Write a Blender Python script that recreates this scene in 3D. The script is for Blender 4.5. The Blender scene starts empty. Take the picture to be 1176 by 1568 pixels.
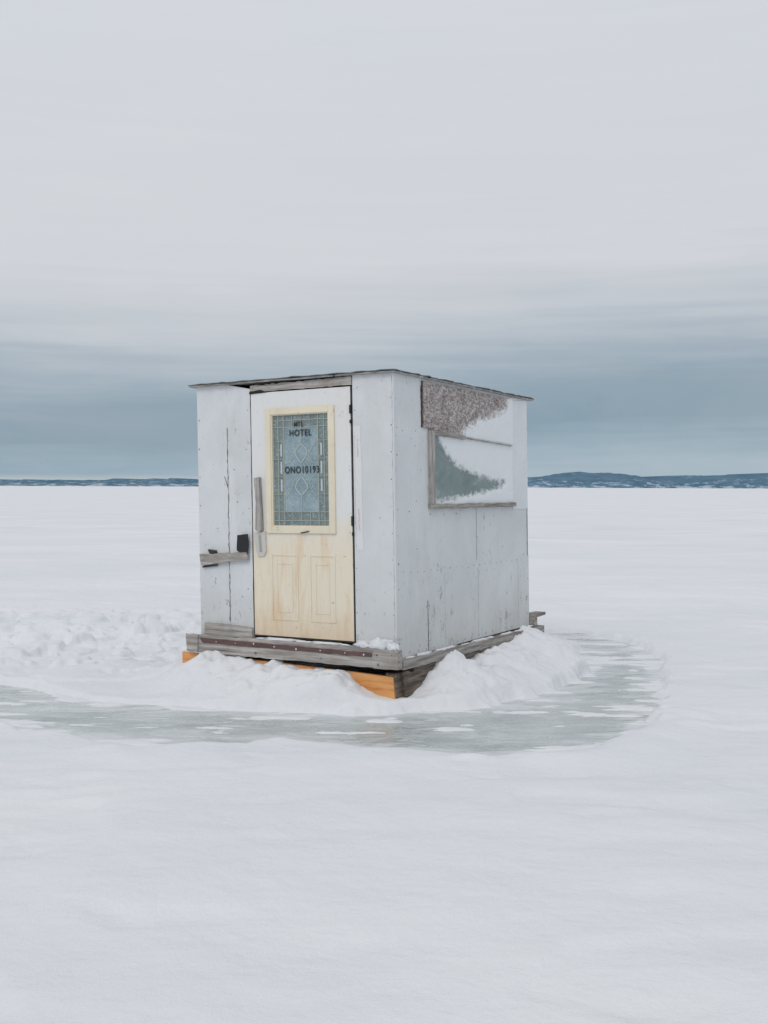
import bpy, bmesh, math, random
import numpy as np
from mathutils import Matrix, Vector
random.seed(4)
scn=bpy.context.scene
scn.view_settings.view_transform='Standard'; scn.view_settings.look='None'; scn.view_settings.exposure=0
COL=scn.collection

# ---------------- node helpers ----------------
class N:
    def __init__(s,name,world=False):
        if world:
            s.m=bpy.data.worlds.new(name); 
        else: s.m=bpy.data.materials.new(name)
        s.m.use_nodes=True; s.t=s.m.node_tree; s.t.nodes.clear()
    def n(s,ty,**k):
        nd=s.t.nodes.new(ty)
        for a,v in k.items(): setattr(nd,a,v)
        return nd
    def l(s,a,b): s.t.links.new(a,b)
    def val(s,sock,v):
        if isinstance(v,bpy.types.NodeSocket): s.l(v,sock)
        else: sock.default_value=v
    def math(s,op,a,b=0.0,c=0.0,clamp=False):
        nd=s.n('ShaderNodeMath',operation=op); nd.use_clamp=clamp
        s.val(nd.inputs[0],a); s.val(nd.inputs[1],b); s.val(nd.inputs[2],c); return nd.outputs[0]
    def obj(s,scale=(1,1,1),loc=(0,0,0)):
        tc=s.n('ShaderNodeTexCoord'); mp=s.n('ShaderNodeMapping'); s.l(tc.outputs['Object'],mp.inputs[0])
        mp.inputs['Scale'].default_value=scale; mp.inputs['Location'].default_value=loc; return mp.outputs[0]
    def noise(s,vec,scale=5,detail=4,rough=.55,dist=0):
        nd=s.n('ShaderNodeTexNoise'); s.l(vec,nd.inputs['Vector'])
        nd.inputs['Scale'].default_value=scale; nd.inputs['Detail'].default_value=detail
        nd.inputs['Roughness'].default_value=rough; nd.inputs['Distortion'].default_value=dist
        return nd.outputs['Fac']
    def voro(s,vec,scale=5,feature='F1'):
        nd=s.n('ShaderNodeTexVoronoi',feature=feature); s.l(vec,nd.inputs['Vector']); nd.inputs['Scale'].default_value=scale
        return nd
    def ramp(s,fac,stops):
        nd=s.n('ShaderNodeValToRGB'); s.val(nd.inputs[0],fac); cr=nd.color_ramp
        while len(cr.elements)<len(stops): cr.elements.new(.5)
        for e,(p,c) in zip(cr.elements,stops):
            e.position=p; e.color=(c,c,c,1) if isinstance(c,(int,float)) else (*c,1)
        return nd.outputs['Color']
    def mix(s,f,a,b):
        nd=s.n('ShaderNodeMix',data_type='RGBA'); s.val(nd.inputs[0],f)
        for i,v in ((6,a),(7,b)):
            if isinstance(v,bpy.types.NodeSocket): s.l(v,nd.inputs[i])
            else: nd.inputs[i].default_value=(*v,1)
        return nd.outputs[2]
    def bump(s,h,strength=.3,dist=.01):
        nd=s.n('ShaderNodeBump'); nd.inputs['Strength'].default_value=strength; nd.inputs['Distance'].default_value=dist
        s.l(h,nd.inputs['Height']); return nd.outputs[0]
    def out(s,color,rough=.6,normal=None,spec=.5,metal=0):
        b=s.n('ShaderNodeBsdfPrincipled'); o=s.n('ShaderNodeOutputMaterial')
        if isinstance(color,bpy.types.NodeSocket): s.l(color,b.inputs['Base Color'])
        else: b.inputs['Base Color'].default_value=(*color,1)
        s.val(b.inputs['Roughness'],rough); s.val(b.inputs['Specular IOR Level'],spec); b.inputs['Metallic'].default_value=metal
        if normal is not None: s.l(normal,b.inputs['Normal'])
        s.l(b.outputs[0],o.inputs[0]); return s.m

# ---------------- materials ----------------
def mat_snow():
    m=N('snow'); v=m.obj((.6,1.2,1))
    a=m.noise(v,.30,6,.6,.4); c=m.ramp(a,[(.3,(.70,.73,.775)),(.5,(.765,.78,.81)),(.7,(.815,.82,.835))])
    b1=m.noise(m.obj(),14,6,.65); b2=m.noise(m.obj(),120,3,.6); b3=m.noise(m.obj((.8,1.1,1)),1.8,4,.5)
    h=m.math('ADD',m.math('MULTIPLY',b1,.42),m.math('MULTIPLY',b2,.14)); h=m.math('ADD',h,m.math('MULTIPLY',b3,2.6))
    return m.out(c,.75,m.bump(h,.55,.04),.12)
def mat_ice():
    m=N('ice'); v=m.obj((1,2.4,1)); at=m.n('ShaderNodeAttribute',attribute_name='frost')
    edge=m.ramp(m.math('ADD',at.outputs['Fac'],1.0),[(.62,0.0),(1.02,1.0)])
    a=m.noise(v,.8,6,.6,.5); c=m.ramp(a,[(.30,(.26,.305,.295)),(.45,(.37,.415,.41)),(.60,(.48,.525,.53)),(.72,(.58,.615,.63))])
    f=m.noise(m.obj((1,2.6,1),(4,3,0)),2.6,10,.74,1.0)
    f=m.math('ADD',f,m.math('MULTIPLY',edge,.13)); msk=m.ramp(f,[(.48,0.0),(.57,.42),(.69,1.0)])
    c=m.mix(m.math('MULTIPLY',msk,.80),c,(.74,.77,.795))
    r=m.math('ADD',m.math('MULTIPLY',msk,.4),.20)
    h=m.math('ADD',m.math('MULTIPLY',msk,.7),m.noise(m.obj(),22,5))
    return m.out(c,r,m.bump(h,.2,.01),.4)
def mat_paint(name,base,dirt=(.36,.345,.32),amt=1.0,chips=True):
    m=N(name); v=m.obj()
    n1=m.noise(v,1.6,7,.65,.3); c=m.mix(m.ramp(n1,[(.35,0.0),(.68,.9)]),base,tuple(x*.87 for x in base))
    st=m.noise(m.obj((4,4,1.1)),1.0,7,.7,.4); s=m.ramp(st,[(.50,0.0),(.72,.45*amt)])
    c=m.mix(s,c,(base[0]*.80,base[1]*.785,base[2]*.76))
    st2=m.noise(m.obj((38,38,1.6),(1,2,3)),1.0,5,.7); gate=m.ramp(m.noise(m.obj((1,1,1),(4,4,4)),2.0,3),[(.5,0.0),(.66,1.0)])
    c=m.mix(m.math('MULTIPLY',m.ramp(st2,[(.60,0.0),(.74,.32*amt)]),gate),c,(.46,.43,.38))
    sp=m.noise(m.obj((1,1,.6),(3,1,2)),18,8,.78); big=m.noise(m.obj((1,1,1),(9,1,2)),2.2,3,.6)
    sx=m.n('ShaderNodeSeparateXYZ'); m.l(m.obj(),sx.inputs[0]); z=sx.outputs[2]
    low=m.math('ADD',m.math('MULTIPLY',m.math('SUBTRACT',.7,z,clamp=True),.08),m.math('MULTIPLY',m.math('SUBTRACT',big,.5),.24))
    k=m.ramp(m.math('ADD',sp,low),[(.62,0.0),(.655,.85*min(amt,1.1))])
    if chips: c=m.mix(k,c,dirt)
    g=m.noise(m.obj((3,3,2)),1.1,7,.72)
    gm=m.math('MULTIPLY',m.math('MULTIPLY',m.math('SUBTRACT',.45,z,clamp=True),1.7),g,clamp=True)
    c=m.mix(m.math('MULTIPLY',gm,amt),c,(.44,.42,.37))
    h=m.math('ADD',m.math('MULTIPLY',m.noise(m.obj((1,1,.7)),2.6,4),3.2),m.math('MULTIPLY',k,.2) )
    return m.out(c,.5,m.bump(h,.34,.02),.3)
def mat_wood(name,axis,dark,light,stain=None,sc=1.0):
    m=N(name); s=[45*sc]*3; s[axis]=2.2
    v=m.obj(tuple(s)); n1=m.noise(v,1,8,.7,.3)
    c=m.ramp(n1,[(.28,tuple(x*.35 for x in dark)),(.42,dark),(.62,light),(.8,tuple(min(1,x*1.2) for x in light))])
    n2=m.noise(m.obj(),5,5,.6)
    c=m.mix(m.ramp(n2,[(.45,0.0),(.7,.55)]),c,stain or tuple(x*.7 for x in dark))
    return m.out(c,.8,m.bump(n1,.7,.006),.2)
def mat_flat(name,c,rough=.6,var=.2,scale=20,metal=0,spec=.4):
    m=N(name); n=m.noise(m.obj(),scale,5,.6)
    return m.out(m.mix(n,tuple(x*(1-var) for x in c),tuple(min(1,x*(1+var)) for x in c)),rough,m.bump(n,.3,.004),spec,metal)

SNOW=mat_snow(); ICE=mat_ice()
PAINT=mat_paint('white_paint',(.69,.715,.73))
PAINTL=mat_paint('white_paint_old',(.71,.735,.755),amt=1.3)
SHEET=mat_paint('white_sheet',(.77,.79,.81),amt=.3,chips=False)
PEEL=mat_paint('peeling_paint',(.74,.76,.77),amt=.8)
def mat_door():
    m=N('door_paint'); sx=m.n('ShaderNodeSeparateXYZ'); m.l(m.obj(),sx.inputs[0]); z=sx.outputs[2]
    n=m.noise(m.obj((1,1,.6)),3.5,5,.6)
    f=m.math('ADD',z,m.math('MULTIPLY',m.math('SUBTRACT',n,.5),.45))
    c=m.ramp(f,[(.05,(.78,.67,.51)),(.30,(.81,.735,.60)),(.72,(.81,.735,.60)),(.95,(.79,.755,.685)),(1.0,(.76,.77,.77))])
    st=m.noise(m.obj((9,9,1.6)),1,7,.72,.5)
    lowm=m.ramp(z,[(.80,1.0),(.98,.30)])
    c=m.mix(m.math('MULTIPLY',m.ramp(st,[(.50,0.0),(.70,.75)]),lowm),c,(.72,.51,.30))
    sp=m.noise(m.obj(),20,8,.78); big=m.noise(m.obj((1,1,1),(5,1,2)),3,3,.6)
    sp=m.math('ADD',sp,m.math('MULTIPLY',m.math('SUBTRACT',big,.5),.2))
    c=m.mix(m.ramp(sp,[(.615,0.0),(.66,.75)]),c,(.42,.34,.25))
    lo=m.math('MULTIPLY',m.math('SUBTRACT',.36,z,clamp=True),m.noise(m.obj((8,8,4)),1.6,6,.7))
    c=m.mix(m.math('MULTIPLY',lo,2.2,clamp=True),c,(.54,.37,.20))
    return m.out(c,.5,m.bump(m.noise(m.obj(),3,3),.3,.01),.35)
DOOR=mat_door()
CREAM=mat_paint('cream_trim',(.84,.76,.60),dirt=(.55,.40,.24),amt=1.0)
BRK=mat_paint('bracket_paint',(.62,.61,.57),dirt=(.3,.28,.25),amt=1.4)
WX=mat_wood('weathered_wood_x',0,(.30,.28,.26),(.54,.515,.49),(.24,.19,.16))
WY=mat_wood('weathered_wood_y',1,(.25,.23,.21),(.46,.435,.41))
WZ=mat_wood('weathered_wood_z',2,(.30,.285,.27),(.50,.48,.46))
SK=mat_wood('skid_timber',1,(.10,.08,.065),(.27,.225,.19),(.07,.045,.03))
ORG=mat_wood('orange_plywood',0,(.68,.30,.10),(.82,.45,.20),(.74,.38,.15),.5)
ROOF=mat_wood('roof_edge',0,(.26,.25,.24),(.50,.49,.47))
ROOFT=mat_flat('roof_felt',(.15,.15,.15),.9,.5,40)
RUST=mat_flat('rusted_rail',(.12,.07,.065),.6,.7,14)
BLK=mat_flat('black_rubber',(.018,.018,.02),.5)
DARK=mat_flat('painted_shade',(.02,.02,.02),.9)  # near-black that stands in for shade: core, header gap, roof edge
GAP=mat_flat('gap_shadow',(.05,.047,.045),.9)
SEAM=mat_flat('seam_shadow',(.36,.36,.355),.9,.5,30)
NAIL=mat_flat('nail_rust',(.13,.10,.085),.6)
LEAD=mat_flat('lead_came',(.42,.47,.46),.45,.15)
LEADG=mat_flat('brass_came',(.44,.45,.38),.4,.15)
TAPE=mat_paint('paper_label',(.78,.785,.80),dirt=(.50,.42,.42),amt=.9)
INK=mat_flat('letter_ink',(.035,.045,.05),.5)
def mat_glass(name,a,b,sc,bs,rough):
    m=N(name); n1=m.noise(m.obj(),sc,6,.7); vo=m.voro(m.obj(),bs)
    c=m.ramp(n1,[(.3,a),(.7,b)])
    sp=m.ramp(m.noise(m.obj((1,1,1),(5,2,1)),bs*1.1,4,.8),[(.55,0.0),(.65,.6)])
    c=m.mix(sp,c,(.62,.72,.76))  # sparkle of the glass painted into the colour as pale specks
    return m.out(c,rough,m.bump(vo.outputs['Distance'],.5,.004),.6)
G1=mat_glass('pebbled_glass',(.15,.225,.255),(.35,.45,.49),7,90,.22)
G2=mat_glass('border_glass',(.14,.19,.195),(.22,.285,.29),4,60,.15)
def mat_window():
    m=N('frosted_window'); at=m.n('ShaderNodeAttribute',attribute_name='frost'); f=at.outputs['Fac']
    n=m.noise(m.obj((1,.55,1)),26,8,.7); n2=m.noise(m.obj((1,.6,1),(2,2,2)),5,6,.65,.5)
    k=m.math('ADD',f,m.math('MULTIPLY',m.math('SUBTRACT',n,.5),.15))
    msk=m.ramp(m.math('ADD',m.math('MULTIPLY',k,15),.5),[(.2,0.0),(.8,1.0)])
    dk=m.ramp(n2,[(.3,(.15,.195,.19)),(.56,(.23,.285,.28)),(.62,(.35,.405,.405)),(.68,(.25,.30,.30))])
    c=m.mix(msk,dk,(.77,.80,.82))
    return m.out(c,m.math('ADD',m.math('MULTIPLY',msk,.6),.08),m.bump(m.math('MULTIPLY',msk,n),.3,.004),.5)
def mat_patch():
    m=N('mineral_felt_patch'); at=m.n('ShaderNodeAttribute',attribute_name='frost'); f=at.outputs['Fac']
    n=m.noise(m.obj((1,.6,1)),34,8,.75); n3=m.noise(m.obj((1,.6,1),(7,2,2)),60,5,.8); n4=m.noise(m.obj((1,.6,1),(1,2,2)),7,5,.7)
    k=m.math('ADD',f,m.math('MULTIPLY',m.math('SUBTRACT',n,.5),.24))
    msk=m.ramp(m.math('ADD',m.math('MULTIPLY',k,9),.5),[(.25,0.0),(.75,1.0)])
    n3=m.math('ADD',n3,m.math('MULTIPLY',m.math('SUBTRACT',n4,.5),.22))
    dk=m.ramp(n3,[(.36,(.13,.11,.10)),(.47,(.30,.26,.25)),(.57,(.46,.42,.405)),(.68,(.72,.71,.71))])
    c=m.mix(msk,dk,(.77,.795,.82))
    return m.out(c,.8,m.bump(n3,.5,.004),.2)
WIN=mat_window(); PATCH=mat_patch()
def mat_hill():
    m=N('hazy_forest'); v=m.obj((1,1,3))
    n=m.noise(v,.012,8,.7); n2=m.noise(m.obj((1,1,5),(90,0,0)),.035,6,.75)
    c=m.ramp(n,[(.35,(.075,.155,.225)),(.65,(.14,.225,.30))])  # blue of the distance haze is mixed into the forest colour
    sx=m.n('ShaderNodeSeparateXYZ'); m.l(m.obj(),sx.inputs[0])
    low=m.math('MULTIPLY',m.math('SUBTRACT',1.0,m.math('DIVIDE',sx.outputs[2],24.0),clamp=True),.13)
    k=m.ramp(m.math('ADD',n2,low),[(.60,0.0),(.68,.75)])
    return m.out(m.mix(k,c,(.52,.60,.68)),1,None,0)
HILL=mat_hill()

# ---------------- numpy helpers ----------------
def vn(x,y,seed=0):
    xi=np.floor(x).astype(np.int64); yi=np.floor(y).astype(np.int64); fx=x-xi; fy=y-yi
    fx=fx*fx*(3-2*fx); fy=fy*fy*(3-2*fy)
    def h(a,b):
        k=(a*374761393+b*668265263+seed*144269504)&0xffffffff
        k=((k^(k>>13))*1274126177)&0xffffffff
        k=k^(k>>16); return k/4294967296.0
    return (h(xi,yi)*(1-fx)+h(xi+1,yi)*fx)*(1-fy)+(h(xi,yi+1)*(1-fx)+h(xi+1,yi+1)*fx)*fy
def fbm(x,y,seed=0,o=4):
    r=0;a=.5;t=0
    for i in range(o):
        r=r+a*vn(x,y,seed+i*17); t+=a; a*=.5; x,y=x*1.62-y*1.22+3.1,x*1.22+y*1.62+7.7
    return r/t
def sstep(a,b,x):
    t=np.clip((x-a)/(b-a),0,1); return t*t*(3-2*t)
def sdpoly(x,y,P):
    d=np.full(x.shape,1e9); ins=np.zeros(x.shape,bool); n=len(P)
    for i in range(n):
        ax,ay=P[i]; bx,by=P[(i+1)%n]; ex,ey=bx-ax,by-ay
        t=np.clip(((x-ax)*ex+(y-ay)*ey)/(ex*ex+ey*ey),0,1)
        d=np.minimum(d,np.hypot(x-ax-t*ex,y-ay-t*ey))
        c=((ay>y)!=(by>y))&(x<(bx-ax)*(y-ay)/((by-ay) if by!=ay else 1e-9)+ax); ins^=c
    return np.where(ins,-d,d)
def grid_mesh(name,X,Y,Z,mat,attr=None,smooth=True):
    r,c=X.shape; me=bpy.data.meshes.new(name)
    co=np.stack([X,Y,Z],-1).reshape(-1,3).astype(np.float32)
    i=np.arange(r*c).reshape(r,c)
    q=np.stack([i[:-1,:-1],i[:-1,1:],i[1:,1:],i[1:,:-1]],-1).reshape(-1,4)
    me.vertices.add(len(co)); me.vertices.foreach_set('co',co.ravel())
    me.loops.add(q.size); me.loops.foreach_set('vertex_index',q.ravel().astype(np.int32))
    me.polygons.add(len(q)); me.polygons.foreach_set('loop_start',(np.arange(len(q))*4).astype(np.int32))
    me.update(calc_edges=True)
    if smooth: me.polygons.foreach_set('use_smooth',np.ones(len(q),bool))
    if attr is not None:
        a=me.attributes.new('frost','FLOAT','POINT'); a.data.foreach_set('value',attr.ravel().astype(np.float32))
    me.materials.append(mat); o=bpy.data.objects.new(name,me); COL.objects.link(o); return o

# ---------------- ground ----------------
ORG0=(0.095,7.92); TH=math.radians(31.8); c_,s_=math.cos(TH),math.sin(TH)
def axis(lo,hi,d,mid_lo,mid_hi,dm,far):
    a=list(np.arange(lo,hi+1e-6,d))
    b=a[-1]; up=[]
    st=dm
    while b<far:
        b+=st; up.append(b)
        if b>mid_hi: st*=1.13
    b=a[0]; dn=[]; st=dm
    while b>-far if mid_lo<0 else b>-60:
        b-=st; dn.append(b)
        if b<mid_lo: st*=1.13
    return np.array(dn[::-1]+a+up)
xs=axis(-3.3,3.1,.016,-5.5,4.2,.035,5000)
ys=axis(6.2,12.6,.016,2.2,17,.04,6000)
X,Y=np.meshgrid(xs,ys)
ICEP=[(-5.4,8.25),(-3.6,7.9),(-2.6,7.45),(-1.99,7.05),(-1.4,6.62),(-.95,6.70),(-.62,6.95),(-.45,6.80),(0.05,6.66),(.6,6.5),(1.18,6.68),(1.70,7.4),(2.05,8.6),(2.45,10.2),(2.5,11.2),(2.1,12.2),(1.74,12.1),(1.95,11),(1.84,9.95),(1.52,8.97),(1.14,8.3),(.51,7.96),(.05,7.72),(-.5,7.74),(-.95,7.84),(-1.6,8.02),(-2.1,8.2),(-2.9,8.8),(-4.2,9.3),(-5.4,9.0)]
sd=sdpoly(X,Y,ICEP)
sdn=sd+.24*(fbm(X*1.1,Y*1.9,5)-.5)+.13*(fbm(X*4,Y*8,9,4)-.5)
dX=X-ORG0[0]; dY=Y-ORG0[1]
lx=c_*dX-s_*dY; ly=s_*dX+c_*dY
sides=[-ly-.03, lx+.02, -1.83-lx, ly-2.25]
S=np.stack(sides); W=np.exp(np.clip(9*S,-60,60)-np.clip(9*S,-60,60).max(0)); W/=W.sum(0)
Af=np.interp(lx,[-2.5,-2.1,-1.95,-1.8,-1.6,-1.35,-1.05,-.8,-.5,-.38,-.30,-.14,.05],[.03,.05,.075,.165,.22,.195,.19,.18,.185,.185,.10,.03,.0])
As=np.interp(ly,[-.2,0,.15,.3,.45,.62,.78,.95,1.3,1.7,1.95,2.4,2.9],[0,.02,.05,.09,.18,.27,.24,.18,.19,.19,.25,.28,.05])
A=W[0]*Af+W[1]*As+W[2]*.10+W[3]*.2
dout=np.hypot(np.maximum(np.maximum(S[1],S[2]),0),np.maximum(np.maximum(S[0],S[3]),0)); din=S.max(0)
wid=.66+.28*(fbm(X*1.7,Y*1.7,31,3)-.5)
prof=np.where(dout>0,1-sstep(.08,1.0,dout/wid),np.exp(-(np.minimum(din,0)/.13)**2))
l1=fbm(X*4,Y*4,41,3)-.5; l2=fbm(X*12,Y*12,47,3)-.5; l3=np.abs(fbm(X*7,Y*7,49,3)-.5)
clump=sstep(.52,.60,fbm(X*9,Y*9,53,3))
mound=A*prof*(1+.70*l1+.36*l2)+.018*clump*np.sqrt(np.clip(prof,0,1))*sstep(.02,.1,A)
r=np.hypot(X,Y-9); fade=np.exp(-r/40)
base=.055+.11*(fbm(X*.33,Y*.45,3)-.5)+fade*(.06*(fbm(X*.9,Y*1.5,13)-.5)+.012*(fbm(X*4,Y*5,15)-.5))
# wind-packed drifts
base=base+fade*.022*sstep(.52,.60,fbm(X*.55+.3*fbm(X,Y,8),Y*1.2,91,4))
# trampled snow, left and behind
tr=sstep(-1.3,-2.4,X)*sstep(8.6,9.6,Y)*(1-sstep(12,15,Y))*sstep(-9,-5,X)
bl=fbm(X*3.4,Y*3.4,61,3); foot=fbm(X*4.2,Y*3.2,67,3)
base=base+tr*(.10*(bl-.42)+.045*sstep(.5,.6,bl)-.08*sstep(.55,.66,foot))
near=np.exp(-((X+2.34)**2/.025+(Y-11.5)**2/.03)); base=base-.22*near
base=base+.09*np.exp(-((X+2.5)**2/.03+(Y-11.75)**2/.04))
# old half-filled footprints, a faint trail passing left to the foreground
rng=np.random.RandomState(3)
for i in range(16):
    fx_=-4.6+i*.33+rng.normal(0,.04); fy_=7.2-i*.17+(.11 if i%2 else -.11)+rng.normal(0,.03)
    ca,sa=math.cos(-.45),math.sin(-.45)
    u_=(X-fx_)*ca+(Y-fy_)*sa; v_=-(X-fx_)*sa+(Y-fy_)*ca
    base=base-.012*np.exp(-((u_/.13)**4+(v_/.055)**4))*rng.uniform(.2,.8)*(1 if i<7 else .3)
ridge=.055*np.exp(-((sd-.25)/.20)**2)*(Y<7.6)*sstep(.30,.6,fbm(X*.9,Y*.9,71,3))
land=sstep(0,.12,sdn)
H=-.035+land*(.035+np.maximum(base,.012)+mound+ridge)
p=fbm(X*2.6+1.5*fbm(X,Y,2),Y*9.0,81,5); edge=sstep(-.25,0,sd)
lw=sstep(-1.6,-3.0,X)*.06+sstep(1.3,2.2,X)*.03
patch=(p-.69+.10*edge+lw)*.11
H=np.where(sdn<.05,np.maximum(H,np.minimum(patch,.010)),H)
ground=grid_mesh('snow_ground',X,Y,H,SNOW)
ix,iy=np.meshgrid(np.linspace(-6,3.3,160),np.linspace(6.1,12.9,140))
ice=grid_mesh('ice',ix,iy,np.zeros_like(ix),ICE,attr=sdpoly(ix,iy,ICEP))

# ---------------- distant shore ----------------
hx=np.linspace(-3600,3600,900)
prof_px=np.interp(hx/3000*1742+588,[-1500,-200,0,120,230,300,500,700,812,850,890,940,985,1040,1110,1176,1500,2500],[8,9,9,9,12,11,12,10,15,19,24,22,18,18,20,23,18,14])
hh=prof_px*1.72+ (fbm(hx*.02,hx*0,5,5)-.5)*6+(fbm(hx*.12,hx*0,8,4)-.5)*6
rows=[]; 
for f_,d in ((0,2850),(.15,2855),(.5,2900),(.85,2960),(1,3000),(1,3300),(0,3600)):
    n=(fbm(hx*.03+f_*9,hx*0+f_*5,21,3)-.5)*5*(0<f_<1)
    rows.append((hx,np.full_like(hx,d)+n*6,np.maximum(hh*f_+n*.5,0)-(1 if f_==0 else 0)))
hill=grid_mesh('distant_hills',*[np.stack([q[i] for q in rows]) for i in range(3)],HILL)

# ---------------- hut ----------------
hut=bpy.data.objects.new('ice_fishing_hut',None); COL.objects.link(hut)
HM=Matrix.Translation((0.095,7.92,0.365))@Matrix.Rotation(math.radians(-1.05),4,'Y')@Matrix.Rotation(math.radians(-31.8),4,'Z')
hut.matrix_world=HM
def link(me,name,mat,bev=0):
    me.materials.append(mat); o=bpy.data.objects.new(name,me); COL.objects.link(o); o.parent=hut
    if bev:
        b=o.modifiers.new('b','BEVEL'); b.width=bev; b.segments=2; b.limit_method='ANGLE'
    return o
def mp(pl,a,b,d): 
    return (a,-d,b) if pl=='F' else ((d,a,b) if pl=='S' else (a,b,d))
def prism(name,pts,d0,d1,mat,pl='F',jag=0,step=.03,bev=.002,drop=None):
    P=[]
    n=len(pts)
    for i in range(n):
        a=Vector(pts[i]); b=Vector(pts[(i+1)%n]); L=(b-a).length
        k=max(1,int(L/step)) if jag else 1
        nrm=Vector((-(b-a).y,(b-a).x)).normalized()
        for j in range(k):
            p=a.lerp(b,j/k)
            if jag and j: p+=nrm*random.gauss(0,jag)
            P.append(p)
    bm=bmesh.new()
    v0=[bm.verts.new(mp(pl,p.x,p.y,d0)) for p in P]; v1=[bm.verts.new(mp(pl,p.x,p.y,d1)) for p in P]
    bm.faces.new(v0); bm.faces.new(v1[::-1])
    m_=len(P)
    for i in range(m_): bm.faces.new((v0[i],v1[i],v1[(i+1)%m_],v0[(i+1)%m_]))
    bmesh.ops.recalc_face_normals(bm,faces=bm.faces)
    me=bpy.data.meshes.new(name); bm.to_mesh(me); bm.free()
    return link(me,name,mat,bev if not jag else 0)
def rect(a0,a1,b0,b1): return [(a0,b0),(a1,b0),(a1,b1),(a0,b1)]
def ribbons(name,lines,d0,d1,mat,pl='F'):
    """lines: list of (pts, width or width list)"""
    bm=bmesh.new()
    for pts,w in lines:
        n=len(pts); L=[];R_=[]
        for i,p in enumerate(pts):
            a=Vector(pts[max(i-1,0)]); b=Vector(pts[min(i+1,n-1)]); t=(b-a).normalized(); nn=Vector((-t.y,t.x))
            ww=(w[i] if isinstance(w,(list,tuple)) else w)/2; p=Vector(p)
            L.append(p+nn*ww); R_.append(p-nn*ww)
        rows=[[bm.verts.new(mp(pl,q.x,q.y,d)) for q,d in ((L[i],d0),(L[i],d1),(R_[i],d1),(R_[i],d0))] for i in range(n)]
        for i in range(n-1):
            for k in range(3): bm.faces.new((rows[i][k],rows[i][k+1],rows[i+1][k+1],rows[i+1][k]))
        bm.faces.new(rows[0]); bm.faces.new(rows[-1])
    bmesh.ops.recalc_face_normals(bm,faces=bm.faces)
    me=bpy.data.meshes.new(name); bm.to_mesh(me); bm.free(); return link(me,name,mat)
def wig(a0,b0,a1,b1,w,n=40,amp=.004,wv=.8):
    pts=[];ws=[]
    for i in range(n+1):
        t=i/n; pts.append((a0+(a1-a0)*t+random.gauss(0,amp),b0+(b1-b0)*t)); ws.append(max(.0008,w*(1+random.uniform(-wv,wv))))
    return (pts,ws)
def dots(name,L,r,d,mat,pl='F'):
    bm=bmesh.new()
    for a,b in L:
        rr=r*random.uniform(.6,1.35); a+=random.gauss(0,.003); b+=random.gauss(0,.004)
        ring=[bm.verts.new(mp(pl,a+rr*math.cos(k*math.pi/4),b+rr*math.sin(k*math.pi/4),d)) for k in range(8)]
        top=bm.verts.new(mp(pl,a,b,d+rr*.5))
        for k in range(8): bm.faces.new((ring[k],ring[(k+1)%8],top))
    bmesh.ops.recalc_face_normals(bm,faces=bm.faces)
    me=bpy.data.meshes.new(name); bm.to_mesh(me); bm.free(); return link(me,name,mat)

# core (coloured black as the shade inside gaps), floor, back + left walls
prism('dark_core',rect(-1.77,-.03,.02,2.17),.02,1.90,DARK,'T')
prism('floor',rect(-1.78,-.01,.03,2.19),-.06,.018,SK,'T')
prism('left_wall',[(0,0),(2.2,0),(2.2,1.93),(0,2.0)],-1.785,-1.772,PAINT,'S')
prism('back_wall',[(-1.77,0),(0,0),(0,1.93),(-1.77,1.93)],-2.2,-2.172,PAINT,'F')
# side wall sheets
prism('side_wall_lower',[(0,-.005),(2.2,-.005),(2.2,.60),(0,.60)],-.028,.0025,PAINT,'S',jag=.0006,step=.08)
prism('side_wall_upper',[(0,.596),(2.2,.596),(2.2,1.93),(0,2.0)],-.028,0,PAINT,'S')
prism('side_wall_plastic',[(1.90,1.00),(2.195,1.0),(2.195,1.928),(1.84,1.90)],0.0005,.004,SHEET,'S',jag=.002)
# front panels
prism('front_panel_left_a',[(-1.785,.07),(-1.489,.07),(-1.487,2.0),(-1.785,2.0)],-.02,.001,PAINTL)
prism('front_panel_left_b',[(-1.483,.07),(-1.262,.07),(-1.258,1.955),(-1.483,1.998)],-.02,.004,PAINTL,jag=.001,step=.06)
prism('front_panel_right',[(-.338,.07),(0.004,.07),(0.004,2.0),(-.338,2.0)],-.028,.004,PAINT)
prism('header',[(-1.255,1.93),(-.342,1.932),(-.342,1.992),(-1.25,1.978)],-.02,.012,WX,jag=.002)
prism('header_gap',[(-1.26,1.915),(-1.10,1.925),(-1.15,1.942),(-1.255,1.935)],.0,.014,DARK,jag=.002)
# door built round its glass
D0,D1=-.02,.006
GX0,GX1,GZ0,GZ1=-1.055,-.54,.915,1.758
prism('door_stile_left',[(-1.248,.105),(GX0,.105),(GX0,1.922),(-1.25,1.915)],D0,D1,DOOR,bev=0)
prism('door_stile_right',[(GX1,.105),(-.352,.105),(-.356,1.922),(GX1,1.922)],D0,D1,DOOR,bev=0)
prism('door_rail_top',rect(GX0,GX1,GZ1,1.922),D0,D1,DOOR,bev=0)
prism('door_rail_bottom',rect(GX0,GX1,.105,GZ0),D0,D1,DOOR,bev=0)
def frame(name,a0,a1,b0,b1,w,d0,d1,mat,pl='F'):
    prism(name+'_l',rect(a0,a0+w,b0,b1),d0,d1,mat,pl,bev=.004); prism(name+'_r',rect(a1-w,a1,b0,b1),d0,d1,mat,pl,bev=.004)
    prism(name+'_t',rect(a0+w,a1-w,b1-w,b1),d0,d1-.001,mat,pl,bev=.004); prism(name+'_b',rect(a0+w,a1-w,b0,b0+w),d0,d1-.001,mat,pl,bev=.004)
frame('window_frame',-1.112,-.49,.872,1.80,.050,D1,.022,CREAM)
frame('window_bead',-1.064,-.538,.918,1.755,.012,-.01,.014,CREAM)
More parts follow.
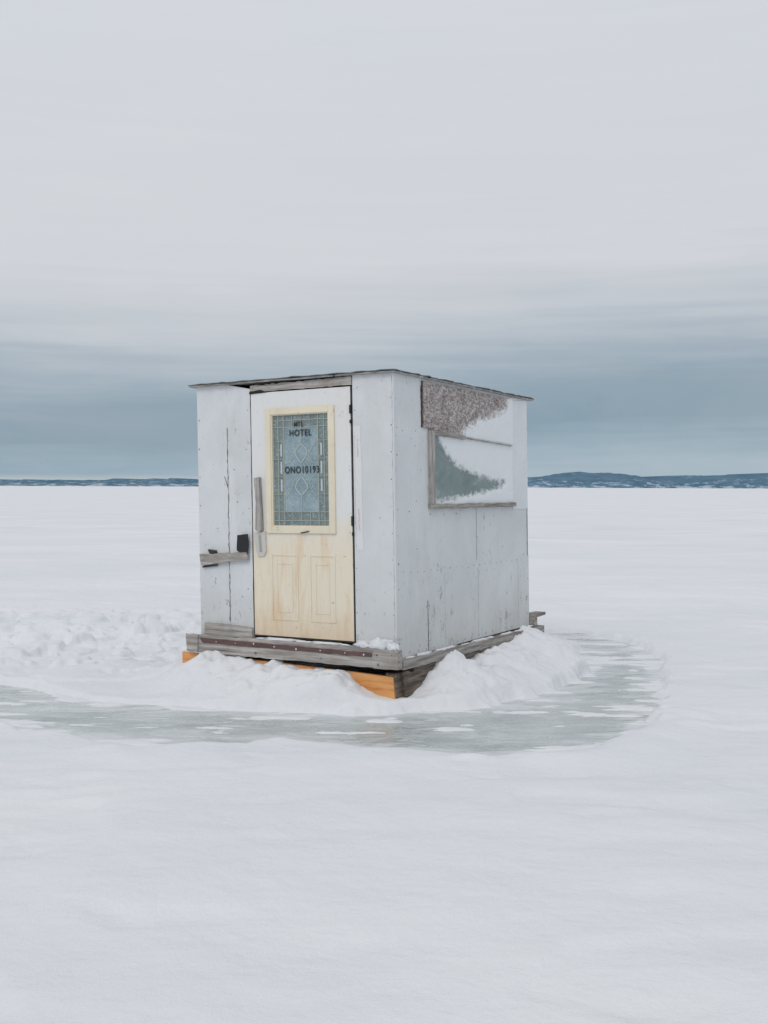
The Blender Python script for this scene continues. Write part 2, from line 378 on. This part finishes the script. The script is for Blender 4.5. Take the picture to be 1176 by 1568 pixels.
for nm,a0,a1 in (('door_panel_left',-1.085,-.835),('door_panel_right',-.735,-.505)):
    frame(nm+'_outer',a0,a1,.225,.72,.016,D1,.0115,DOOR)
    frame(nm+'_inner',a0+.05,a1-.05,.285,.655,.012,D1,.010,DOOR)
prism('door_glass_border',rect(GX0,GX1,GZ0,GZ1),-.012,-.006,G2,bev=0)
prism('door_glass_centre',rect(-.955,-.645,1.03,1.655),-.006,-.003,G1,bev=0)
L=[]
for x in (-1.005,-.955,-.645,-.592): L.append(([(x,.92),(x,1.755)],.005))
for z in (.965,1.03,1.655,1.705): L.append(([(-1.05,z),(-.545,z)],.005))
for z in (1.16,1.29,1.42,1.55):
    L.append(([(-1.05,z),(-.955,z)],.004)); L.append(([(-.645,z),(-.545,z)],.004))
for x in (-.88,-.80,-.72): L.append(([(x,1.655),(x,1.755)],.004)); L.append(([(x,.92),(x,1.03)],.004))
ribbons('lead_lines',L,-.006,.0005,LEADG)
cx=-.797
def leaf(z0,z1,w,n=16):
    o=[]
    for sgn in (-1,1):
        o.append(([(cx+sgn*w*math.sin(math.pi*t/n)**1.15*(1-.25*math.cos(math.pi*t/n)),z0+(z1-z0)*t/n) for t in range(n+1)],.009))
    return o
L=leaf(1.385,1.53,.052)+leaf(1.295,1.15,.052)
L+=[([(cx,1.53),(cx,1.655)],.004),([(cx,1.15),(cx,1.03)],.004)]
for sg in (-1,1):
    L.append(([(cx+sg*.155,1.56),(cx+sg*.10,1.50),(cx+sg*.07,1.44),(cx+sg*.10,1.395),(cx+sg*.155,1.38)],.004))
    L.append(([(cx+sg*.155,1.12),(cx+sg*.10,1.18),(cx+sg*.07,1.24),(cx+sg*.10,1.285),(cx+sg*.155,1.30)],.004))
ribbons('lead_motif',L,-.0035,.001,LEAD)
BEV=mat_flat('bevelled_glass',(.52,.60,.62),.15,.1)
for z in (1.18,1.31,1.44): 
    prism('bevel_cell',rect(-.987,-.972,z,z+.09),-.006,-.001,BEV); prism('bevel_cell',rect(-.626,-.611,z,z+.09),-.006,-.001,BEV)
def text(name,s,x,z,size,sx=1):
    cu=bpy.data.curves.new(name,'FONT'); cu.body=s; cu.size=size; cu.extrude=.0008; cu.align_x='CENTER'; cu.space_character=1.15; cu.offset=.0009
    t=bpy.data.objects.new(name,cu); COL.objects.link(t); bpy.context.view_layer.update()
    me=bpy.data.meshes.new_from_object(t.evaluated_get(bpy.context.evaluated_depsgraph_get()))
    bpy.data.objects.remove(t); me.transform(Matrix.Translation((x,-.0035,z))@Matrix.Rotation(math.pi/2,4,'X')@Matrix.Diagonal((sx,1,1,1)))
    me.materials.clear(); link(me,name,INK)
text('letters_mtl','MTL',-.815,1.655,.052,.8); text('letters_hotel','HOTEL',-.80,1.588,.066,.88)
text('letters_number','ONO10193',-.79,1.315,.072,.80)

# gaps, cracks
ribbons('door_gaps',[wig(-1.254,.10,-1.254,1.92,.0055,50,.0015,.5),wig(-.3455,.10,-.347,1.93,.005,50,.0012,.6),wig(-1.25,.098,-.345,.098,.006,30,.002,.4)],-.01,.0055,GAP)
ribbons('board_crack',[wig(-1.486,.19,-1.484,1.67,.0055,70,.0022,.95),wig(-1.52,1.30,-1.488,1.22,.003,6,.002)],.0005,.006,mat_flat('crack_shadow',(.17,.16,.155),.9,.6,12))
pl_=[]
z_=.18
while z_<1.64:
    ln=random.uniform(.04,.22); w_=random.uniform(.008,.024) if z_<1.0 else random.uniform(.003,.012)
    n_=max(4,int(ln/.018)); pts=[];ws=[]
    for i in range(n_+1):
        t=i/n_; pts.append((-1.478+w_*.35+random.gauss(0,.0015),z_+ln*t)); ws.append(max(.001,w_*math.sin(math.pi*min(max(t,.03),.97))*random.uniform(.5,1.3)))
    pl_.append((pts,ws)); z_+=ln+random.uniform(.0,.07)
ribbons('peeling_paint',pl_,.003,.0062,PEEL)
ribbons('corner_seams',[wig(-.012,.08,-.008,1.98,.0022,60,.001,.9)],.002,.0048,SEAM)
ribbons('side_seams',[wig(.44,.0,.44,.37,.005,20,.0012,.6)],.002,.0046,GAP,'S')
ribbons('side_seams_faint',[wig(1.245,.0,1.25,.56,.0028,20,.001,.7),wig(1.99,.0,1.99,.58,.002,20,.001,.7),wig(.70,.02,.70,.55,.0012,20,.001)],.001,.0032,SEAM,'S')
ribbons('side_seams_upper',[wig(.385,1.63,.383,1.93,.010,20,.0015,.4)],.001,.0046,GAP,'S')
ribbons('side_seams_upper_faint',[wig(1.23,.62,1.235,1.03,.0012,20,.0008),wig(.012,.02,.012,1.98,.0020,60,.001,.9)],.0005,.0030,SEAM,'S')
# fittings on the front
prism('latch_board',[(-1.755,.705),(-1.60,.71),(-1.29,.728),(-1.285,.665),(-1.45,.655),(-1.74,.618)],.004,.04,WX,jag=.0015)
prism('latch_peg',[(-1.68,.742),(-1.61,.735),(-1.60,.712),(-1.66,.708)],.004,.03,GAP,jag=.002)
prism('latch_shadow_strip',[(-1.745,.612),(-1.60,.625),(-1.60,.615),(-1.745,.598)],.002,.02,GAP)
prism('rubber_flap',[(-1.378,.855),(-1.28,.865),(-1.275,.80),(-1.29,.70),(-1.385,.738)],.03,.038,BLK,jag=.002)
prism('door_handle',[(-1.205,1.285),(-1.162,1.29),(-1.155,1.15),(-1.145,.90),(-1.168,.88),(-1.20,.90),(-1.19,1.1)],.012,.045,WZ,jag=.0015,step=.04)
prism('handle_bracket',[(-1.235,.878),(-1.125,.885),(-1.12,.74),(-1.14,.70),(-1.20,.70),(-1.215,.75)],.0065,.02,BRK,jag=.001)
prism('handle_bracket_slot',[(-1.19,.855),(-1.165,.855),(-1.155,.73),(-1.18,.73)],.02,.022,WZ)
prism('label_strip',[(-.335,1.64),(-.272,1.64),(-.262,.76),(-.315,.76)],.0045,.0065,TAPE,jag=.002,step=.05)
ribbons('label_marks',[wig(-.30,1.55,-.298,1.42,.006,12,.002),wig(-.295,1.05,-.292,.90,.008,14,.002),wig(-.325,1.6,-.32,.9,.002,30,.001)],.006,.0072,mat_flat('faded_red',(.62,.50,.50),.6),'F')
prism('kick_board',[(-1.735,.075),(-1.262,.075),(-1.265,.155),(-1.50,.168),(-1.73,.17)],.005,.022,WX,jag=.0015)
ribbons('hinges',[([(-.352,1.73),(-.352,1.79)],.012),([(-.350,1.66),(-.350,1.685)],.012),([(-.348,1.00),(-.348,.93)],.013),([(-.345,.86),(-.345,.885)],.010)],.006,.018,BLK)
prism('latch_hook',[(-.80,.878),(-.72,.893),(-.715,.887),(-.78,.872)],.0225,.03,BLK)
# base beams
prism('front_beam',[(-1.865,.078),(-.155,.072),(-.155,-.062),(-1.865,-.058)],.004,.06,WX,jag=.002,step=.05)
prism('front_beam_block',[(-.152,.070),(.044,.068),(.044,-.064),(-.152,-.066)],.004,.066,WX,jag=.0015)
prism('beam_end_block',[(-1.88,.085),(-1.76,.08),(-1.765,-.055),(-1.875,-.05)],.0605,.072,WX,jag=.002)
prism('rusted_rail',[(-1.745,.058),(-.17,.042),(-.17,.012),(-1.72,.022)],.0605,.066,RUST,jag=.0015,step=.05)
dots('rail_bolts',[(-1.6+i*.2+random.uniform(-.03,.03),.038-i*.0017) for i in range(8)],.006,.066,SHEET)
prism('side_beam',[(0.01,-.006),(2.42,-.03),(2.42,-.10),(0.01,-.075)],-.03,.045,WY,'S',jag=.002,step=.05)
prism('side_beam_under',[(0.2,-.078),(2.3,-.104),(2.3,-.15),(0.2,-.125)],-.06,.02,SK,'S',jag=.003,step=.05)
prism('rear_stub_board',[(2.24,.095),(2.42,.09),(2.42,.065),(2.24,.06)],-.04,.06,WY,'S')
prism('rear_stub_post',[(2.22,-.01),(2.27,-.01),(2.26,.06),(2.22,.06)],-.04,.05,WY,'S')
for nm,x in (('skid_right',-.03),('skid_left',-1.78)):
    prism(nm,[(-.02,-.10),(.0,-.36),(2.3,-.40),(2.3,-.13)],x-.05,x+.03,SK,'S',jag=.003,step=.06)
prism('skid_plank',[(.04,-.10),(.78,-.115),(.80,-.25),(.08,-.28)],.0,.022,SK,'S',jag=.006,step=.04)
prism('orange_board',[(-1.965,-.07),(-1.0,-.092),(-.02,-.125),(-.01,-.37),(-1.0,-.40),(-1.965,-.33)],-.005,.022,ORG,jag=.001,step=.06)
# roof
def roof(name,x0,x1,y0,y1,z0,z1,th,mat,jag):
    bm=bmesh.new(); P=[]
    C4=[(x0,y0),(x1,y0),(x1,y1),(x0,y1)]
    for i in range(4):
        a=Vector(C4[i]); b=Vector(C4[(i+1)%4]); k=int((b-a).length/.05)
        for j in range(k):
            p=a.lerp(b,j/k)+Vector((random.gauss(0,jag),random.gauss(0,jag))); P.append(p)
    def z(p): return z0+(z1-z0)*(p.y-y0)/(y1-y0)+random.gauss(0,jag*.35)
    zs=[z(p) for p in P]
    v0=[bm.verts.new((p.x,p.y,q)) for p,q in zip(P,zs)]; v1=[bm.verts.new((p.x,p.y,q+th)) for p,q in zip(P,zs)]
    n=len(P); c0=bm.verts.new(((x0+x1)/2,(y0+y1)/2,(z0+z1)/2)); c1=bm.verts.new(((x0+x1)/2,(y0+y1)/2,(z0+z1)/2+th))
    for i in range(n):
        j=(i+1)%n; bm.faces.new((v0[i],v0[j],v1[j],v1[i])); bm.faces.new((v0[i],v0[j],c0)); bm.faces.new((v1[i],v1[j],c1))
    bmesh.ops.recalc_face_normals(bm,faces=bm.faces)
    me=bpy.data.meshes.new(name); bm.to_mesh(me); bm.free(); link(me,name,mat)
roof('roof_deck',-1.83,.024,-.035,2.30,1.998,1.928,.012,ROOF,.003)
roof('roof_felt',-1.84,.030,-.045,2.32,2.0125,1.9425,.006,ROOFT,.006)
prism('roof_shade_strip',[(-1.20,1.993),(-.40,2.003),(-.40,1.996),(-1.19,1.984)],.012,.03,DARK,jag=.002)  # dark strip painting the shadow beneath the roof edge
# side window
def grid_side(name,a0,a1,b0,b1,st,poly,base,mat,disp):
    A_,B=np.meshgrid(np.arange(a0,a1,st),np.arange(b0,b1,st))
    s=sdpoly(A_,B,poly); n=fbm(A_*14,B*20,5,3)
    Xd=base+disp*sstep(0,.06,s+(n-.5)*.06)*(.5+n)
    return grid_mesh(name,Xd,A_,B,mat,attr=s)
CLEAR=[(.50,1.62),(.61,1.60),(.66,1.52),(.75,1.45),(.92,1.36),(1.12,1.31),(1.36,1.28),(1.52,1.25),(1.74,1.235),(1.70,1.20),(1.62,1.185),(1.30,1.15),(.92,1.12),(.50,1.09)]
o=grid_side('side_window_glass',.53,1.895,1.06,1.585,.008,CLEAR,.006,WIN,.004); o.parent=hut
FELT=[(.30,2.1),(.30,1.55),(.62,1.57),(.80,1.585),(1.00,1.60),(1.04,1.63),(1.12,1.67),(1.3,1.73),(1.5,1.76),(1.66,1.80),(1.80,1.845),(1.85,2.1)]
A_,B=np.meshgrid(np.linspace(.392,1.90,190),np.linspace(0,1,50))
Zt=2.0-.07*A_/2.2-.018; Zb=np.interp(A_,[.39,1.0,1.9],[1.632,1.585,1.545]); Bz=Zb+(Zt-Zb)*B
s=sdpoly(A_,Bz,FELT); n=fbm(A_*20,Bz*30,5,3)
o=grid_mesh('felt_patch',.010+.004*(n-.5)+.003*sstep(0,.05,s),A_,Bz,PATCH,attr=s); o.parent=hut
prism('felt_patch_edge',[(.388,1.635),(.396,1.635),(.396,1.968),(.388,1.968)],0,.014,SK,'S')
prism('window_jamb',[(.475,1.075),(.53,1.075),(.535,1.60),(.478,1.615)],.001,.030,WZ,'S',jag=.0015)
prism('window_head',[(.478,1.618),(.80,1.602),(1.02,1.588),(1.02,1.560),(.80,1.570),(.536,1.578)],.012,.028,WY,'S',jag=.002)
prism('window_head_thin',[(1.02,1.577),(1.86,1.534),(1.86,1.526),(1.02,1.566)],.014,.024,WY,'S',jag=.0008)
prism('window_sill',[(.47,1.073),(1.90,1.058),(1.90,1.025),(.47,1.04)],.001,.036,WY,'S',jag=.002,step=.05)
# nails
L=[(-.32,z) for z in np.arange(.15,1.95,.16)]+[(-.02,z) for z in np.arange(.12,1.95,.19)]+[(-1.77,z) for z in np.arange(.2,1.95,.22)]+[(-1.29,z) for z in np.arange(.3,1.9,.25)]
L+=[(-1.60,.9),(-1.40,1.1),(-1.36,1.18),(-1.42,1.35),(-1.30,1.50),(-1.52,1.24),(-1.66,.45),(-1.31,.45)]
dots('nails_front',L,.0042,.004,NAIL)
dots('beam_nails',[(-1.82,.05),(-1.83,-.02),(-1.2,-.02),(-.6,-.03),(-.12,.03),(-.12,-.03),(0.0,.03)],.007,.067,NAIL)
L=[(.10+i*.098,.592-i*.001) for i in range(21)]+[(y,.02) for y in np.arange(.05,2.2,.12)]+[(.44+s*.02,z) for s in (-1,1) for z in (.08,.2,.33)]+[(.03,z) for z in np.arange(.1,1.9,.19)]+[(2.17,z) for z in np.arange(.1,1.0,.15)]
dots('nails_side',L,.0046,.003,NAIL,'S')
L=[(.30,z) for z in (.75,1.1,1.5,1.6)]+[(.12,1.60),(.2,1.02)]+[(y,1.0) for y in (.5,.9,1.3,1.7)]+[(1.25,.8),(1.7,.7),(2.1,1.8)]
dots('nails_side_upper',L,.0046,.0,NAIL,'S')
# snow caught on the base ledge
def lump(name,cs):
    bm=bmesh.new()
    for (x,y,z,sx,sy,sz) in cs:
        r_=bmesh.ops.create_icosphere(bm,subdivisions=3,radius=1)
        for v in r_['verts']:
            k=1+.35*math.sin(7*v.co.x+x*30)*math.cos(6*v.co.y+z*9)+.12*math.sin(17*v.co.z+13*v.co.x)
            v.co=Vector((x+v.co.x*sx*k,y+v.co.y*sy*k,z+v.co.z*sz*k))
    me=bpy.data.meshes.new(name); bm.to_mesh(me); bm.free()
    for p in me.polygons: p.use_smooth=True
    return link(me,name,SNOW)
lump('ledge_snow',[(-.25,-.02,.085,.09,.03,.03),(-.12,-.02,.09,.10,.03,.05),(-.03,-.02,.08,.05,.03,.035),(-1.0,-.02,.08,.2,.02,.012),(-.6,-.02,.078,.18,.02,.010)]+
  [(.018,y,-.002+random.uniform(-.004,.004)-.012*y,.018,random.uniform(.05,.13),random.uniform(.004,.013)) for y in (.15,.31,.38,.62,.71,.99,1.22,1.3,1.41,1.72,1.95,2.08)])

# ---------------- world ----------------
w=N('World',True); scn.world=w.m
tc=w.n('ShaderNodeTexCoord'); sx=w.n('ShaderNodeSeparateXYZ'); w.l(tc.outputs['Generated'],sx.inputs[0])
mpn=w.n('ShaderNodeMapping'); w.l(tc.outputs['Generated'],mpn.inputs[0]); mpn.inputs['Scale'].default_value=(1.3,1.3,9)
n1=w.noise(mpn.outputs[0],1.6,5,.55,.3)
mp2=w.n('ShaderNodeMapping'); w.l(tc.outputs['Generated'],mp2.inputs[0]); mp2.inputs['Scale'].default_value=(1.6,1.6,34); n2=w.noise(mp2.outputs[0],2,6,.6,.3)
mp3=w.n('ShaderNodeMapping'); w.l(tc.outputs['Generated'],mp3.inputs[0]); mp3.inputs['Scale'].default_value=(2.0,2.0,5); n3=w.noise(mp3.outputs[0],1.8,6,.6,.4)
e=w.math('ADD',sx.outputs[2],w.math('MULTIPLY',w.math('SUBTRACT',n1,.5),.09))
e=w.math('ADD',e,w.math('MULTIPLY',w.math('SUBTRACT',n2,.5),.055))
e=w.math('ADD',e,w.math('MULTIPLY',sx.outputs[0],-.055))
cl=w.ramp(e,[(0.0,(.35,.455,.535)),(.022,(.285,.395,.48)),(.050,(.225,.325,.405)),(.080,(.245,.34,.415)),(.110,(.345,.425,.495)),(.148,(.53,.57,.62)),(.195,(.64,.66,.70)),(.40,(.665,.695,.745)),(.65,(.70,.72,.75)),(1.0,(.72,.735,.76))])
n3r=w.ramp(n3,[(.35,0.0),(.7,1.0)])
cl=w.mix(w.math('MULTIPLY',n3r,.16),cl,(.78,.755,.74))
cl=w.mix(w.math('MULTIPLY',w.ramp(n2,[(.35,1.0),(.6,0.0)]),.04),cl,(.45,.50,.58))
# pale break in the cloud just above the far shore
zz=sx.outputs[2]
brk=w.math('MULTIPLY',w.ramp(w.math('ADD',w.math('MULTIPLY',zz,20.0),w.math('MULTIPLY',w.math('SUBTRACT',n3,.5),.25)),[(.03,1.0),(.20,0.0)]),w.ramp(w.math('ADD',sx.outputs[0],.5),[(.42,.75),(.60,.15)]))
cl=w.mix(brk,cl,(.68,.68,.67))
sky=w.n('ShaderNodeTexSky'); sky.sky_type='NISHITA'; sky.sun_disc=False; sky.sun_elevation=math.radians(42); sky.sun_rotation=math.radians(200)
b1=w.n('ShaderNodeBackground'); w.l(sky.outputs[0],b1.inputs[0]); b1.inputs[1].default_value=.08
b2=w.n('ShaderNodeBackground'); w.l(cl,b2.inputs[0]); b2.inputs[1].default_value=1.0
ms=w.n('ShaderNodeMixShader'); ms.inputs[0].default_value=.96; w.l(b1.outputs[0],ms.inputs[1]); w.l(b2.outputs[0],ms.inputs[2])
wo=w.n('ShaderNodeOutputWorld'); w.l(ms.outputs[0],wo.inputs[0])
sl=bpy.data.lights.new('sun','SUN'); sl.energy=.8; sl.angle=math.radians(28); sl.color=(1,.97,.93)
so=bpy.data.objects.new('sun',sl); COL.objects.link(so)
# light comes from behind-left of the camera, 42 degrees up
d=Vector((-.34*math.cos(math.radians(42)),-.94*math.cos(math.radians(42)),math.sin(math.radians(42))))
so.rotation_euler=d.to_track_quat('Z','Y').to_euler()
# ---------------- camera ----------------
cd=bpy.data.cameras.new('camera'); cam=bpy.data.objects.new('camera',cd); COL.objects.link(cam)
cd.sensor_fit='VERTICAL'; cd.sensor_height=36; cd.lens=40; cd.clip_end=20000
cam.matrix_world=Matrix.Translation((0,0,1.57))@Matrix.Rotation(math.radians(90-1.28),4,'X')@Matrix.Rotation(math.radians(0.2),4,'Z')
scn.camera=cam
